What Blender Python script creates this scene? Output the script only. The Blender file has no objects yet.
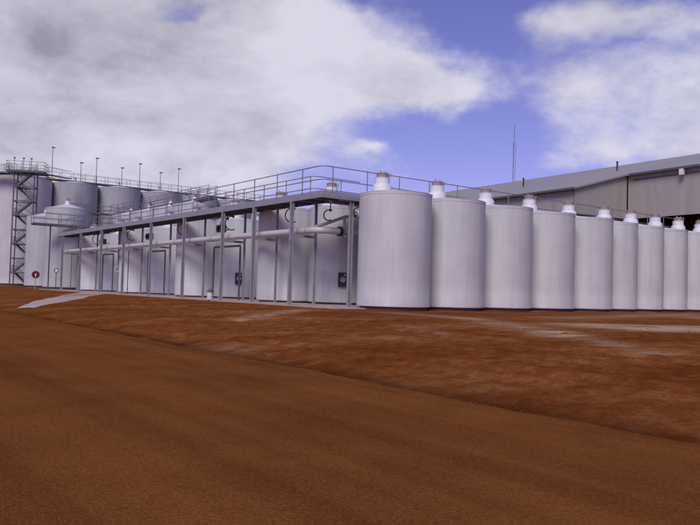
import bpy, math, random
from mathutils import Vector, Matrix, noise
random.seed(7)
R = math.radians
SC = bpy.context.scene
COL = SC.collection

# ------------------------------------------------------------------ frame of the place
# K = outer corner of the walkway; dR runs along the right row, dL along the left row
KX, KY = -1.55, 37.3
def P(a, b, z=0.0):
    return Vector((KX + .8*a - .6*b, KY + .6*a + .8*b, z))
def SQ(s, q, z=0.0):          # s = distance from the road side, q = along the road
    return Vector((.8*s - .6*q, .6*s + .8*q, z))

# ------------------------------------------------------------------ materials
def mat(name, col, rough=.6, metal=0.0, var=.08, vscale=3.0, bump=0.0, bscale=20.0, stretch=(1, 1, 1), spec=.4, dirt=None, dirt_amt=0.0):
    m = bpy.data.materials.new(name); m.use_nodes = True
    N = m.node_tree.nodes; L = m.node_tree.links
    bs = N['Principled BSDF']
    bs.inputs['Roughness'].default_value = rough
    bs.inputs['Metallic'].default_value = metal
    bs.inputs['Specular IOR Level'].default_value = spec
    tc = N.new('ShaderNodeTexCoord'); mp = N.new('ShaderNodeMapping')
    mp.inputs['Scale'].default_value = stretch
    L.new(tc.outputs['Object'], mp.inputs['Vector'])
    oi = N.new('ShaderNodeObjectInfo')
    mul = N.new('ShaderNodeVectorMath'); mul.operation = 'SCALE'
    comb = N.new('ShaderNodeCombineXYZ')
    for i in range(3): L.new(oi.outputs['Random'], comb.inputs[i])
    L.new(comb.outputs[0], mul.inputs[0]); mul.inputs['Scale'].default_value = 37.0
    add = N.new('ShaderNodeVectorMath'); add.operation = 'ADD'
    L.new(mp.outputs[0], add.inputs[0]); L.new(mul.outputs[0], add.inputs[1])
    nz = N.new('ShaderNodeTexNoise'); nz.inputs['Scale'].default_value = vscale; nz.inputs['Detail'].default_value = 6
    L.new(add.outputs[0], nz.inputs['Vector'])
    mx = N.new('ShaderNodeMix'); mx.data_type = 'RGBA'
    lo = [max(0, c*(1-var*2)) for c in col]; hi = [min(1, c*(1+var*2)) for c in col]
    mx.inputs[6].default_value = (*lo, 1); mx.inputs[7].default_value = (*hi, 1)
    L.new(nz.outputs['Fac'], mx.inputs[0])
    out = mx.outputs[2]
    if dirt:
        n2 = N.new('ShaderNodeTexNoise'); n2.inputs['Scale'].default_value = vscale*.6; n2.inputs['Detail'].default_value = 8; n2.inputs['Roughness'].default_value = .65
        L.new(add.outputs[0], n2.inputs['Vector'])
        mr = N.new('ShaderNodeMapRange'); mr.inputs[1].default_value = .5; mr.inputs[2].default_value = .75; mr.inputs[4].default_value = dirt_amt
        L.new(n2.outputs['Fac'], mr.inputs[0])
        m2 = N.new('ShaderNodeMix'); m2.data_type = 'RGBA'
        m2.inputs[7].default_value = (*dirt, 1)
        L.new(mr.outputs[0], m2.inputs[0]); L.new(out, m2.inputs[6]); out = m2.outputs[2]
    L.new(out, bs.inputs['Base Color'])
    if bump:
        n3 = N.new('ShaderNodeTexNoise'); n3.inputs['Scale'].default_value = bscale; n3.inputs['Detail'].default_value = 5
        L.new(add.outputs[0], n3.inputs['Vector'])
        bp = N.new('ShaderNodeBump'); bp.inputs['Strength'].default_value = bump; bp.inputs['Distance'].default_value = .02
        L.new(n3.outputs['Fac'], bp.inputs['Height']); L.new(bp.outputs[0], bs.inputs['Normal'])
    return m

def tank_mat(name, col, seam_w=1.25, seam_h=2.0, streak=.10, rustc=(.32, .2, .14)):
    m = bpy.data.materials.new(name); m.use_nodes = True
    N = m.node_tree.nodes; L = m.node_tree.links
    bs = N['Principled BSDF']; bs.inputs['Roughness'].default_value = .48; bs.inputs['Specular IOR Level'].default_value = .35
    uv = N.new('ShaderNodeUVMap')
    oi = N.new('ShaderNodeObjectInfo')
    off = N.new('ShaderNodeCombineXYZ'); sc = N.new('ShaderNodeMath'); sc.operation = 'MULTIPLY'; sc.inputs[1].default_value = 61
    L.new(oi.outputs['Random'], sc.inputs[0]); L.new(sc.outputs[0], off.inputs[0]); L.new(sc.outputs[0], off.inputs[2])
    ad = N.new('ShaderNodeVectorMath'); L.new(uv.outputs[0], ad.inputs[0]); L.new(off.outputs[0], ad.inputs[1])
    # vertical rain streaks
    mp = N.new('ShaderNodeMapping'); mp.inputs['Scale'].default_value = (1.6, .09, 1); L.new(ad.outputs[0], mp.inputs[0])
    n1 = N.new('ShaderNodeTexNoise'); n1.inputs['Scale'].default_value = 1.6; n1.inputs['Detail'].default_value = 7; n1.inputs['Roughness'].default_value = .6
    L.new(mp.outputs[0], n1.inputs['Vector'])
    # broad patches
    n2 = N.new('ShaderNodeTexNoise'); n2.inputs['Scale'].default_value = .55; n2.inputs['Detail'].default_value = 4
    L.new(ad.outputs[0], n2.inputs['Vector'])
    mx = N.new('ShaderNodeMix'); mx.data_type = 'RGBA'
    mx.inputs[6].default_value = (*[c*(1-streak*1.6) for c in col], 1); mx.inputs[7].default_value = (*[min(1, c*(1+streak)) for c in col], 1)
    L.new(n1.outputs['Fac'], mx.inputs[0])
    mx2 = N.new('ShaderNodeMix'); mx2.data_type = 'RGBA'; mx2.blend_type = 'MULTIPLY'; mx2.inputs[0].default_value = .5
    cr = N.new('ShaderNodeValToRGB'); cr.color_ramp.elements[0].color = (.78, .77, .78, 1); cr.color_ramp.elements[1].color = (1, 1, 1, 1)
    cr.color_ramp.elements[0].position = .3; cr.color_ramp.elements[1].position = .65
    L.new(n2.outputs['Fac'], cr.inputs[0]); L.new(mx.outputs[2], mx2.inputs[6]); L.new(cr.outputs[0], mx2.inputs[7])
    # sheet seams
    br = N.new('ShaderNodeTexBrick'); br.inputs['Scale'].default_value = 1; br.inputs['Mortar Size'].default_value = .012
    br.inputs['Mortar Smooth'].default_value = .6; br.inputs['Brick Width'].default_value = seam_w; br.inputs['Row Height'].default_value = seam_h
    br.inputs['Color1'].default_value = (1, 1, 1, 1); br.inputs['Color2'].default_value = (.955, .955, .955, 1); br.inputs['Mortar'].default_value = (.8, .8, .8, 1)
    L.new(uv.outputs[0], br.inputs['Vector'])
    mx3 = N.new('ShaderNodeMix'); mx3.data_type = 'RGBA'; mx3.blend_type = 'MULTIPLY'; mx3.inputs[0].default_value = .38
    L.new(mx2.outputs[2], mx3.inputs[6]); L.new(br.outputs['Color'], mx3.inputs[7])
    # soil splash at the foot and thin rust at the rim
    sp = N.new('ShaderNodeSeparateXYZ'); L.new(uv.outputs[0], sp.inputs[0])
    mr = N.new('ShaderNodeMapRange'); mr.inputs[1].default_value = .9; mr.inputs[2].default_value = .0; mr.inputs[3].default_value = 0; mr.inputs[4].default_value = .55
    L.new(sp.outputs[1], mr.inputs[0])
    n4 = N.new('ShaderNodeTexNoise'); n4.inputs['Scale'].default_value = 3.5; n4.inputs['Detail'].default_value = 8; L.new(ad.outputs[0], n4.inputs['Vector'])
    mm = N.new('ShaderNodeMath'); mm.operation = 'MULTIPLY'; L.new(mr.outputs[0], mm.inputs[0]); L.new(n4.outputs['Fac'], mm.inputs[1])
    mx4 = N.new('ShaderNodeMix'); mx4.data_type = 'RGBA'; mx4.inputs[7].default_value = (.30, .15, .09, 1)
    L.new(mm.outputs[0], mx4.inputs[0]); L.new(mx3.outputs[2], mx4.inputs[6])
    n5 = N.new('ShaderNodeTexNoise'); n5.inputs['Scale'].default_value = 2.2; n5.inputs['Detail'].default_value = 9; n5.inputs['Roughness'].default_value = .7; L.new(mp.outputs[0], n5.inputs['Vector'])
    r5 = N.new('ShaderNodeMapRange'); r5.inputs[1].default_value = .62; r5.inputs[2].default_value = .8; r5.inputs[4].default_value = .22; L.new(n5.outputs['Fac'], r5.inputs[0])
    mx5 = N.new('ShaderNodeMix'); mx5.data_type = 'RGBA'; mx5.inputs[7].default_value = (*rustc, 1)
    L.new(r5.outputs[0], mx5.inputs[0]); L.new(mx4.outputs[2], mx5.inputs[6])
    L.new(mx5.outputs[2], bs.inputs['Base Color'])
    bp = N.new('ShaderNodeBump'); bp.inputs['Strength'].default_value = .35; bp.inputs['Distance'].default_value = .02
    s2 = N.new('ShaderNodeMath'); s2.operation = 'ADD'
    L.new(br.outputs['Fac'], s2.inputs[0]); L.new(n2.outputs['Fac'], s2.inputs[1]); L.new(s2.outputs[0], bp.inputs['Height'])
    bp.invert = True
    L.new(bp.outputs[0], bs.inputs['Normal'])
    return m

def rib_mat(name, col, scale=2.2, strength=.6, var=.06, rough=.5, axis='X'):
    """trapezoid sheet cladding: ribs along the uv V direction"""
    m = bpy.data.materials.new(name); m.use_nodes = True
    N = m.node_tree.nodes; L = m.node_tree.links
    bs = N['Principled BSDF']; bs.inputs['Roughness'].default_value = rough; bs.inputs['Specular IOR Level'].default_value = .3
    uv = N.new('ShaderNodeUVMap')
    wv = N.new('ShaderNodeTexWave'); wv.bands_direction = axis; wv.inputs['Scale'].default_value = scale; wv.inputs['Distortion'].default_value = 0
    L.new(uv.outputs[0], wv.inputs['Vector'])
    bp = N.new('ShaderNodeBump'); bp.inputs['Strength'].default_value = strength; bp.inputs['Distance'].default_value = .03
    L.new(wv.outputs['Fac'], bp.inputs['Height']); L.new(bp.outputs[0], bs.inputs['Normal'])
    br = N.new('ShaderNodeTexBrick'); br.inputs['Scale'].default_value = 1; br.inputs['Brick Width'].default_value = 1.9; br.inputs['Row Height'].default_value = 30; br.offset = 0
    br.inputs['Mortar Size'].default_value = .02; br.inputs['Color1'].default_value = (1, 1, 1, 1); br.inputs['Color2'].default_value = (.9, .89, .9, 1); br.inputs['Mortar'].default_value = (.8, .78, .78, 1)
    L.new(uv.outputs[0], br.inputs['Vector'])
    mp = N.new('ShaderNodeMapping'); mp.inputs['Scale'].default_value = (1.2, .12, 1); L.new(uv.outputs[0], mp.inputs[0])
    nz = N.new('ShaderNodeTexNoise'); nz.inputs['Scale'].default_value = .9; nz.inputs['Detail'].default_value = 8; nz.inputs['Roughness'].default_value = .6; L.new(mp.outputs[0], nz.inputs[0])
    mx = N.new('ShaderNodeMix'); mx.data_type = 'RGBA'
    mx.inputs[6].default_value = (*[c*(1-var*3) for c in col], 1); mx.inputs[7].default_value = (*[min(1, c*(1+var*2)) for c in col], 1)
    L.new(nz.outputs['Fac'], mx.inputs[0])
    m2 = N.new('ShaderNodeMix'); m2.data_type = 'RGBA'; m2.blend_type = 'MULTIPLY'; m2.inputs[0].default_value = .8
    L.new(mx.outputs[2], m2.inputs[6]); L.new(br.outputs['Color'], m2.inputs[7]); L.new(m2.outputs[2], bs.inputs['Base Color'])
    return m

M = {}
M['tank'] = tank_mat('tank paint', (.62, .635, .63), streak=.14)
M['tank_old'] = tank_mat('older tank paint', (.51, .525, .53), streak=.16)
M['tank_tall'] = tank_mat('tall tank paint', (.44, .455, .47), seam_w=3.0, seam_h=2.4, streak=.2)
M['tank_pale'] = tank_mat('pale tall tank paint', (.62, .63, .63), seam_w=3.0, seam_h=2.4, streak=.1)
M['tank_roof'] = mat('roof paint', (.70, .71, .73), .5, var=.05, vscale=2, dirt=(.4, .33, .28), dirt_amt=.35)
M['vent'] = mat('vent paint', (.74, .74, .75), .45, var=.04, vscale=5, dirt=(.4, .3, .25), dirt_amt=.4)
M['vent_cap'] = mat('vent mesh', (.33, .28, .25), .8, var=.25, vscale=14, bump=.6, bscale=60)
M['plinth'] = mat('plinth', (.16, .12, .10), .9, var=.15, vscale=4)
M['concrete'] = mat('concrete', (.42, .36, .31), .9, var=.12, vscale=2, bump=.5, bscale=12, dirt=(.3, .14, .07), dirt_amt=.7)
M['path'] = mat('pale concrete', (.46, .385, .31), .95, var=.12, vscale=.5, stretch=(1, .35, 1), bump=.5, bscale=9, dirt=(.30, .14, .07), dirt_amt=1.0)
M['steel'] = mat('galvanised steel', (.36, .37, .39), .5, .35, var=.12, vscale=5, dirt=(.2, .15, .13), dirt_amt=.4)
M['steel_dark'] = mat('dark steel', (.13, .13, .15), .55, .3, var=.15, vscale=5)
M['rail'] = mat('rail steel', (.24, .24, .27), .5, .4, var=.12, vscale=6)
M['deck'] = mat('deck grating', (.38, .38, .39), .7, .3, var=.15, vscale=8)
M['pipe'] = mat('pipe lagging', (.60, .59, .59), .45, .1, var=.06, vscale=1.5, dirt=(.33, .24, .2), dirt_amt=.5)
M['black'] = mat('black rubber', (.035, .035, .04), .55, var=.2)
M['red'] = mat('red pipe paint', (.17, .045, .045), .5, var=.15, vscale=5)
M['sign_red'] = mat('sign red', (.13, .012, .018), .45, var=.08, vscale=8)
M['sign_white'] = mat('sign white', (.75, .74, .72), .5, var=.05)
M['yellow'] = mat('yellow paint', (.55, .42, .08), .5, var=.1)
M['wall'] = rib_mat('cladding', (.41, .385, .345), 1.7, .28, var=.10)
M['roof'] = rib_mat('roofing', (.36, .35, .31), 1.2, .3, var=.05)
M['shed_shade'] = mat('shed interior', (.06, .055, .05), .9, var=.2)  # near-black back wall, the shade inside the open shed put into its colour
M['white_metal'] = mat('white painted metal', (.62, .62, .62), .5, var=.06)

# ------------------------------------------------------------------ mesh builder
class MB:
    def __init__(s): s.v = []; s.f = []; s.uv = {}
    def face(s, ids, uvs=None):
        if uvs: s.uv[len(s.f)] = uvs
        s.f.append(tuple(ids))
    def box(s, c, d, X=None, Y=None, Z=None):
        """box centred on c, sizes d along X, Y, Z axes"""
        c = Vector(c)
        X = Vector(X or (1, 0, 0)).normalized(); Y = Vector(Y or (0, 1, 0)).normalized()
        Z = Vector(Z).normalized() if Z else X.cross(Y)
        i = len(s.v)
        for k in range(8):
            sx = -1 if k & 1 == 0 else 1; sy = -1 if k & 2 == 0 else 1; sz = -1 if k & 4 == 0 else 1
            s.v.append(c + X*d[0]/2*sx + Y*d[1]/2*sy + Z*d[2]/2*sz)
        for q in ((0, 2, 3, 1), (4, 5, 7, 6), (0, 1, 5, 4), (2, 6, 7, 3), (0, 4, 6, 2), (1, 3, 7, 5)):
            s.face([i+k for k in q])
    def beam(s, p, q, w, h, up=(0, 0, 1)):
        p = Vector(p); q = Vector(q); X = (q-p); l = X.length; X.normalize()
        up = Vector(up)
        if abs(X.dot(up)) > .98: up = Vector((.8, .6, 0))
        Y = up.cross(X).normalized(); Z = X.cross(Y)
        s.box((p+q)/2, (l, w, h), X, Y, Z)
    def ibeam(s, p, q, w, h, t=.014, up=(.8, .6, 0)):
        p = Vector(p); q = Vector(q); X = (q-p).normalized()
        up = Vector(up); Y = up.cross(X).normalized(); Z = X.cross(Y)
        l = (q-p).length; c = (p+q)/2
        s.box(c + Z*(h/2-t/2), (l, w, t), X, Y, Z); s.box(c - Z*(h/2-t/2), (l, w, t), X, Y, Z)
        s.box(c, (l, t, h-2*t), X, Y, Z)
    def tube(s, pts, r, n=8, cap=True):
        pts = [Vector(p) for p in pts]; i0 = len(s.v); prevN = None
        for k, p in enumerate(pts):
            if k == 0: T = pts[1]-pts[0]
            elif k == len(pts)-1: T = pts[-1]-pts[-2]
            else: T = (pts[k+1]-p).normalized() + (p-pts[k-1]).normalized()
            T.normalize()
            if prevN is None:
                a = Vector((0, 0, 1)) if abs(T.z) < .9 else Vector((1, 0, 0))
                Nn = T.cross(a).normalized()
            else:
                Nn = (prevN - T*prevN.dot(T)).normalized()
            prevN = Nn; B = T.cross(Nn)
            rr = r[k] if isinstance(r, (list, tuple)) else r
            for j in range(n):
                t = 2*math.pi*j/n
                s.v.append(p + Nn*math.cos(t)*rr + B*math.sin(t)*rr)
        for k in range(len(pts)-1):
            for j in range(n):
                a = i0+k*n+j; b = i0+k*n+(j+1) % n
                s.face((a, b, b+n, a+n))
        if cap:
            s.face([i0+j for j in range(n)][::-1]); s.face([i0+(len(pts)-1)*n+j for j in range(n)])
    def lathe(s, prof, c=(0, 0, 0), n=48, uvr=None):
        """prof: (radius, z[, dx, dy]) rings"""
        c = Vector(c); i0 = len(s.v)
        for p in prof:
            dx, dy = (p[2], p[3]) if len(p) > 2 else (0, 0)
            for j in range(n):
                t = 2*math.pi*j/n
                s.v.append(c + Vector((p[0]*math.cos(t)+dx, p[0]*math.sin(t)+dy, p[1])))
        for k in range(len(prof)-1):
            for j in range(n):
                a = i0+k*n+j; b = i0+k*n+(j+1) % n
                u = None
                if uvr:
                    u0 = 2*math.pi*j/n*uvr; u1 = 2*math.pi*(j+1)/n*uvr; z0 = prof[k][1]; z1 = prof[k+1][1]
                    u = [(u0, z0), (u1, z0), (u1, z1), (u0, z1)]
                s.face((a, b, b+n, a+n), u)
        s.face([i0+j for j in range(n)][::-1]); s.face([i0+(len(prof)-1)*n+j for j in range(n)])
    def build(s, name, m, parent=None, smooth=True):
        me = bpy.data.meshes.new(name)
        o0 = parent_world(parent)
        me.from_pydata([tuple(v-o0) for v in s.v], [], s.f)
        me.materials.append(m)
        if s.uv:
            ul = me.uv_layers.new(name='UVMap')
            for fi, us in s.uv.items():
                p = me.polygons[fi]
                for li, u in zip(p.loop_indices, us): ul.data[li].uv = u
        if smooth:
            me.shade_smooth(); me.set_sharp_from_angle(angle=R(35))
        me.update()
        o = bpy.data.objects.new(name, me); COL.objects.link(o)
        if parent: o.parent = parent
        return o
def parent_world(p):
    v = Vector((0, 0, 0))
    while p is not None:
        v += p.location; p = p.parent
    return v
def thing(name, label, cat, loc=(0, 0, 0), group=None):
    o = bpy.data.objects.new(name, None); COL.objects.link(o)
    o.location = loc; o.empty_display_size = .3
    tag(o, label, cat, group); return o
def tag(o, label, cat, group=None):
    o['label'] = label; o['category'] = cat
    if group: o['group'] = group
    return o
def struct(o): o['kind'] = 'structure'; return o
def dup(root, loc, label, group=None):
    def cp(o, par):
        c = o.copy(); COL.objects.link(c)
        if par: c.parent = par
        for ch in o.children: cp(ch, c)
        return c
    r = cp(root, None); r.location = loc; r['label'] = label
    if group: r['group'] = group
    return r

def arc(c, r, a0, a1, U, V, n=8):
    c = Vector(c); U = Vector(U); V = Vector(V)
    return [c + U*math.cos(a0+(a1-a0)*i/n)*r + V*math.sin(a0+(a1-a0)*i/n)*r for i in range(n+1)]
DR = Vector((.8, .6, 0)); DL = Vector((-.6, .8, 0)); UP = Vector((0, 0, 1))

# ------------------------------------------------------------------ tanks
def make_tank(name, label, cat, r, H, base=.16, m='tank', hatch=False, vent_z=0.0, off=1.15, group=None, n=72, ang=None, cone=.36, ladder=False, vent=1.0):
    t = thing(name, label, cat, (0, 0, 0), group)
    b = MB(); b.lathe([(r-.18, 0), (r-.18, base)], n=48); b.build('plinth', M['plinth'], t)
    # wall with a small rolled lip at foot and rim
    prof = [(r-.02, base), (r+.012, base+.02), (r+.012, base+.1), (r, base+.12)]
    k = int(H/1.0)
    for i in range(1, k): prof.append((r, base+.12+(H-base-.3)*i/k))
    prof += [(r, H-.14), (r+.014, H-.13), (r+.014, H-.04), (r+.005, H)]
    b = MB(); b.lathe(prof, n=n, uvr=r); b.build('wall', M[m], t)
    ox, oy = DL.x*off, DL.y*off
    b = MB(); b.lathe([(r+.028, H-.015), (r+.028, H+.012), (r*.66, H+cone*.36, ox*.34, oy*.34), (r*.36, H+cone*.75, ox*.72, oy*.72), (.45, H+cone, ox, oy)], n=n)
    rf = b.build('roof', M['tank_roof'], t)
    z0 = H+cone-.06; vs = vent; hn = vs*(.62+vent_z)
    b = MB(); b.lathe([(.54*vs, z0-.08, ox, oy), (.525*vs, z0+.04*vs, ox, oy), (.515*vs, z0+.26*vs, ox, oy), (.49*vs, z0+.32*vs, ox, oy), (.43*vs, z0+.38*vs, ox, oy), (.40*vs, z0+.40*vs, ox, oy), (.40*vs, z0+.08+hn, ox, oy), (.42*vs, z0+.09+hn, ox, oy), (.42*vs, z0+.12+hn, ox, oy), (.2*vs, z0+.14+hn, ox, oy)], n=28)
    ve = b.build('vent', M['vent'], t)
    zc = z0+.14+hn
    b = MB(); b.lathe([(.30*vs, zc, ox, oy), (.31*vs, zc+.02, ox, oy), (.31*vs, zc+.19, ox, oy), (.34*vs, zc+.20, ox, oy), (.32*vs, zc+.24, ox, oy), (.05, zc+.28, ox, oy)], n=20)
    if vs > .6:
        b.tube([(ox+.28, oy, zc+.08), (ox+.42, oy, zc+.08), (ox+.42, oy, zc+.24)], .04)
        b.box((ox-.08, oy+.05, zc+.31), (.08, .08, .12)); b.box((ox+.14, oy-.1, zc+.29), (.05, .05, .08))
    b.build('vent_cap', M['vent_cap'], ve)
    if hatch:
        # square dark manway box towards the viewer
        A = ang if ang is not None else R(-95)
        nrm = Vector((math.cos(A), math.sin(A), 0)); tn = Vector((-nrm.y, nrm.x, 0))
        b = MB(); c = nrm*(r+.06) + UP*1.55
        b.box(c, (.56, .2, .84), tn, nrm, UP)
        h = b.build('hatch', M['black'], t, smooth=False)
        b = MB(); b.tube([c+nrm*.1, c+nrm*.15], .17, 20); b.tube([c+nrm*.15+UP*.05, c+nrm*.22+UP*.05], .05, 10)
        b.box(c+nrm*.13+UP*.27+tn*.12, (.12, .06, .12), tn, nrm, UP); b.build('hatch_wheel', M['steel'], h)
    if ladder:
        A = R(-150); nrm = Vector((math.cos(A), math.sin(A), 0)); tn = Vector((-nrm.y, nrm.x, 0))
        b = MB()
        for sgn in (-1, 1): b.tube([nrm*(r+.12)+tn*.2*sgn+UP*.4, nrm*(r+.12)+tn*.2*sgn+UP*(H+.5)], .02, 6)
        z = .6
        while z < H+.4: b.tube([nrm*(r+.12)+tn*.2+UP*z, nrm*(r+.12)-tn*.2+UP*z], .014, 5); z += .3
        b.build('ladder', M['steel_dark'], t)
    return t

WORDS = ['first', 'second', 'third', 'fourth', 'fifth', 'sixth', 'seventh', 'eighth', 'ninth', 'tenth', 'eleventh']
# right-hand row, wide tanks
GR = 'white tanks of the right hand row'
tw = make_tank('storage_tank', 'largest nearest white tank, at the corner where the two rows meet', 'tank', 1.9, 5.97, group=GR)
tw.location = P(3.32, -1.99)
for k in range(1, 5):
    dup(tw, P(3.32+4.05*k, -1.99), 'wide white tank, %s from the corner in the right hand row' % WORDS[k], GR)
tn_ = make_tank('storage_tank', '', 'tank', 1.56, 5.97, group=GR, off=.8)
ap = [23.1, 26.4, 29.65, 32.95, 36.25]
for j, a in enumerate(ap):
    lab = ['narrower white tank next after the five wide ones in the right row', 'second narrower white tank after the five wide ones', 'third narrower white tank after the five wide ones', 'narrower white tank cut by the right edge, fourth after the wide ones'][j] if j < 4 else 'white tank beyond the right edge of the photo, last of the right hand row'
    if j == 0: tn_.location = P(a, -1.95); tn_['label'] = lab
    else: dup(tn_, P(a, -1.95), lab, GR)

# left-hand row under and behind the walkway
GL = 'white tanks behind the walkway posts'
tm = make_tank('storage_tank', 'white tank close behind the walkway posts, nearest of the left row with no hatch', 'tank', 1.95, 5.95, group=GL)
tm.location = P(3.6, 8.9)
for k in range(1, 4):
    dup(tm, P(3.6, 8.9+12.9*k), ['', 'white tank behind the posts beside the small white drum', 'white tank behind the posts in mid row, beside the middle red riser', 'farthest white tank behind the walkway posts, near the left end'][k], GL)
tr = make_tank('storage_tank', 'set back white tank with dark square hatch beside the nearest walkway post', 'tank', 1.95, 5.95, hatch=True, vent_z=.45, group=GL, ang=R(-84))
tr.location = P(5.3, 5.5)
for k in range(1, 4):
    hr = dup(tr, P(5.3, 5.5+12.9*k), ['', 'set back hatched white tank in the shaded gap right of the white drum', 'set back white tank in the shaded gap halfway along the walkway', 'set back white tank in the last shaded gap before the left end'][k], GL)
# the farther set back tanks have no hatch towards the road
for o in [o for o in COL.objects if o.parent and o.name.startswith('hatch') and not o.name.startswith('hatch_wheel') and (o.parent.location - P(5.3, 5.5)).length > 20]:
    for c_ in list(o.children): bpy.data.objects.remove(c_)
    bpy.data.objects.remove(o)
# second line glimpsed behind them
GB = 'white tanks glimpsed behind the left row'
tb = dup(tm, P(9.2, 3.6), 'white tank glimpsed in the gap behind the corner post', GB)
for k in range(1, 10):
    dup(tm, P(9.4, 3.6+4.7*k), 'white tank in the hidden line behind the left row, %s from the corner' % WORDS[k], GB)

# mid-size tanks with cone roofs (left)
GM = 'mid height white tanks at the left'
tg = make_tank('tall_storage_tank', 'mid height white tank with small vent, just left of the walkway end', 'tank', 2.3, 9.2, base=.3, m='tank_old', group=GM, off=.1, cone=.5, vent=.62)
tg.location = (-32.3, 82, 0)
dup(tg, (-39.6, 93.5, 0), 'mid height white tank between the stair tower and the vented tank', GM)
gl = ['mid height tank with sloping cone roof, rightmost behind the walkway', 'mid height tank directly left of the rightmost coned one', 'mid height tank third from the right behind the walkway', 'mid height tank fourth from the right behind the walkway']
for j in range(4):
    dup(tg, (-16.3-3.6*j, 75+4.6*j, 0), gl[j], GM)

# tall tanks at the far left
GT = 'tall tanks with a walkway along their tops'
T0 = Vector((-44.3, 115, 0)); ST = 7.05
tbig = make_tank('tall_silo_tank', 'biggest tall pale tank behind the stair tower, cut by the left edge', 'tank', 4.75, 16.4, base=.4, m='tank_pale', group=GT, off=0, cone=.55, vent=.5)
tbig.location = (-51.2, 110.6, 0)
tt = make_tank('tall_silo_tank', 'tall grey tank standing behind the vented mid height tank', 'tank', 3.5, 16.4, base=.4, m='tank_tall', group=GT, off=0, cone=.55, vent=.5)
tt.location = T0
tl = ['tall grey tank standing behind the vented mid height tank', 'tall grey tank, second right of the stair tower', 'tall grey tank, third right of the stair tower', 'tall grey tank, fourth right of the stair tower, behind the coned roof', 'tall grey tank at the right end of the tall line']
for k in range(1, 5):
    dup(tt, T0 + DR*ST*k, tl[k], GT)

# ------------------------------------------------------------------ railings and walkways
def round_path(pts, rad, n=5):
    out = [Vector(pts[0])]
    for i in range(1, len(pts)-1):
        p = Vector(pts[i]); u = (Vector(pts[i-1])-p).normalized(); w = (Vector(pts[i+1])-p).normalized()
        a = p+u*rad; b = p+w*rad
        for k in range(n+1):
            t = k/n; out.append(a*(1-t)**2 + p*2*t*(1-t) + b*t*t)
    out.append(Vector(pts[-1])); return out
def rails(parent, path, zdeck, heights=(.73, 1.43), r=.026, rad=.5, posts=(), m='rail', toe=True):
    b = MB()
    for h in heights:
        b.tube(round_path([(p.x, p.y, zdeck+h) for p in path], rad), r, 6)
    o = b.build('handrail', M[m], parent)
    if toe:
        b = MB(); rp = round_path([(p.x, p.y, zdeck+.07) for p in path], .12)
        for i in range(len(rp)-1): b.beam(rp[i], rp[i+1], .012, .14)
        b.build('toe_board', M['steel'], parent, smooth=False)
    for p in posts:
        b = MB(); b.tube([(p.x, p.y, zdeck-.1), (p.x, p.y, zdeck+heights[-1])], r*1.15, 6); b.build('railing_post', M[m], parent)

Zd = 5.96
wk = thing('elevated_walkway', 'grey steel walkway on posts running along the left row and turning behind the right row', 'walkway', P(0, 0, 0))
W1 = 1.65; W2 = 3.3; BL = 49.5; AR = 35
b = MB()
b.box(P(W1/2, BL/2, Zd-.03), (W1-.12, BL-.12, .05), DR, DL, UP); b.box(P(W1+(AR-W1)/2, W2/2-.8, Zd-.034), (AR-W1-.12, W2-1.72, .05), DR, DL, UP)
b.build('deck', M['deck'], wk, smooth=False)
b = MB()
def chan(p, q): b.beam(p, q, .07, .22)
chan(P(0, -.035, Zd-.12), P(0, BL, Zd-.12)); b.build('edge_beam', M['steel'], wk, smooth=False)
b = MB(); chan(P(.036, 0, Zd-.12), P(AR, 0, Zd-.12)); b.build('edge_beam', M['steel'], wk, smooth=False)
b = MB(); chan(P(W1, W2-1.6, Zd-.12), P(W1, BL, Zd-.12)); b.build('edge_beam', M['steel'], wk, smooth=False)
b = MB(); chan(P(W1+.036, W2-1.6, Zd-.12), P(AR, W2-1.6, Zd-.12)); b.build('edge_beam', M['steel'], wk, smooth=False)
# cross beams below the deck
b = MB(); v = .8
while v < BL: b.beam(P(.04, v, Zd-.17), P(W1-.04, v, Zd-.17), .08, .16); v += 1.35
v = 3.0
while v < AR: b.beam(P(v, .04, Zd-.17), P(v, W2-1.64, Zd-.17), .08, .16); v += 1.5
b.build('deck_bearer', M['steel_dark'], wk, smooth=False)
POSTB = [2.85, 7.05, 11.1, 17.05, 23.2, 29.2, 35.0, 41.2, 47.4]
def post(a, bb, top, w=.2, mm='steel'):
    b = MB(); b.ibeam(P(a, bb, .06), P(a, bb, top), w*.8, w, up=DR, t=.02)
    b.box(P(a, bb, .07), (w*1.7, w*1.7, .03), DR, DL, UP)
    return b.build('post', M[mm], wk, smooth=False)
post(2.02, .12, Zd-.23, .22)
for bb in POSTB: post(.0, bb, Zd-.23, .2)
for bb in POSTB: post(W1-.05, bb, Zd-.23, .13)
for aa in (9.5, 15.5, 21.5, 27.5, 33.5): post(aa, .12, Zd-.23, .2)
# pipe brackets between front and back posts
for bb in POSTB:
    b = MB(); b.beam(P(.08, bb, 3.86), P(W1-.1, bb, 3.86), .1, .16)
    b.build('pipe_bracket', M['steel'], wk, smooth=False)
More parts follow.
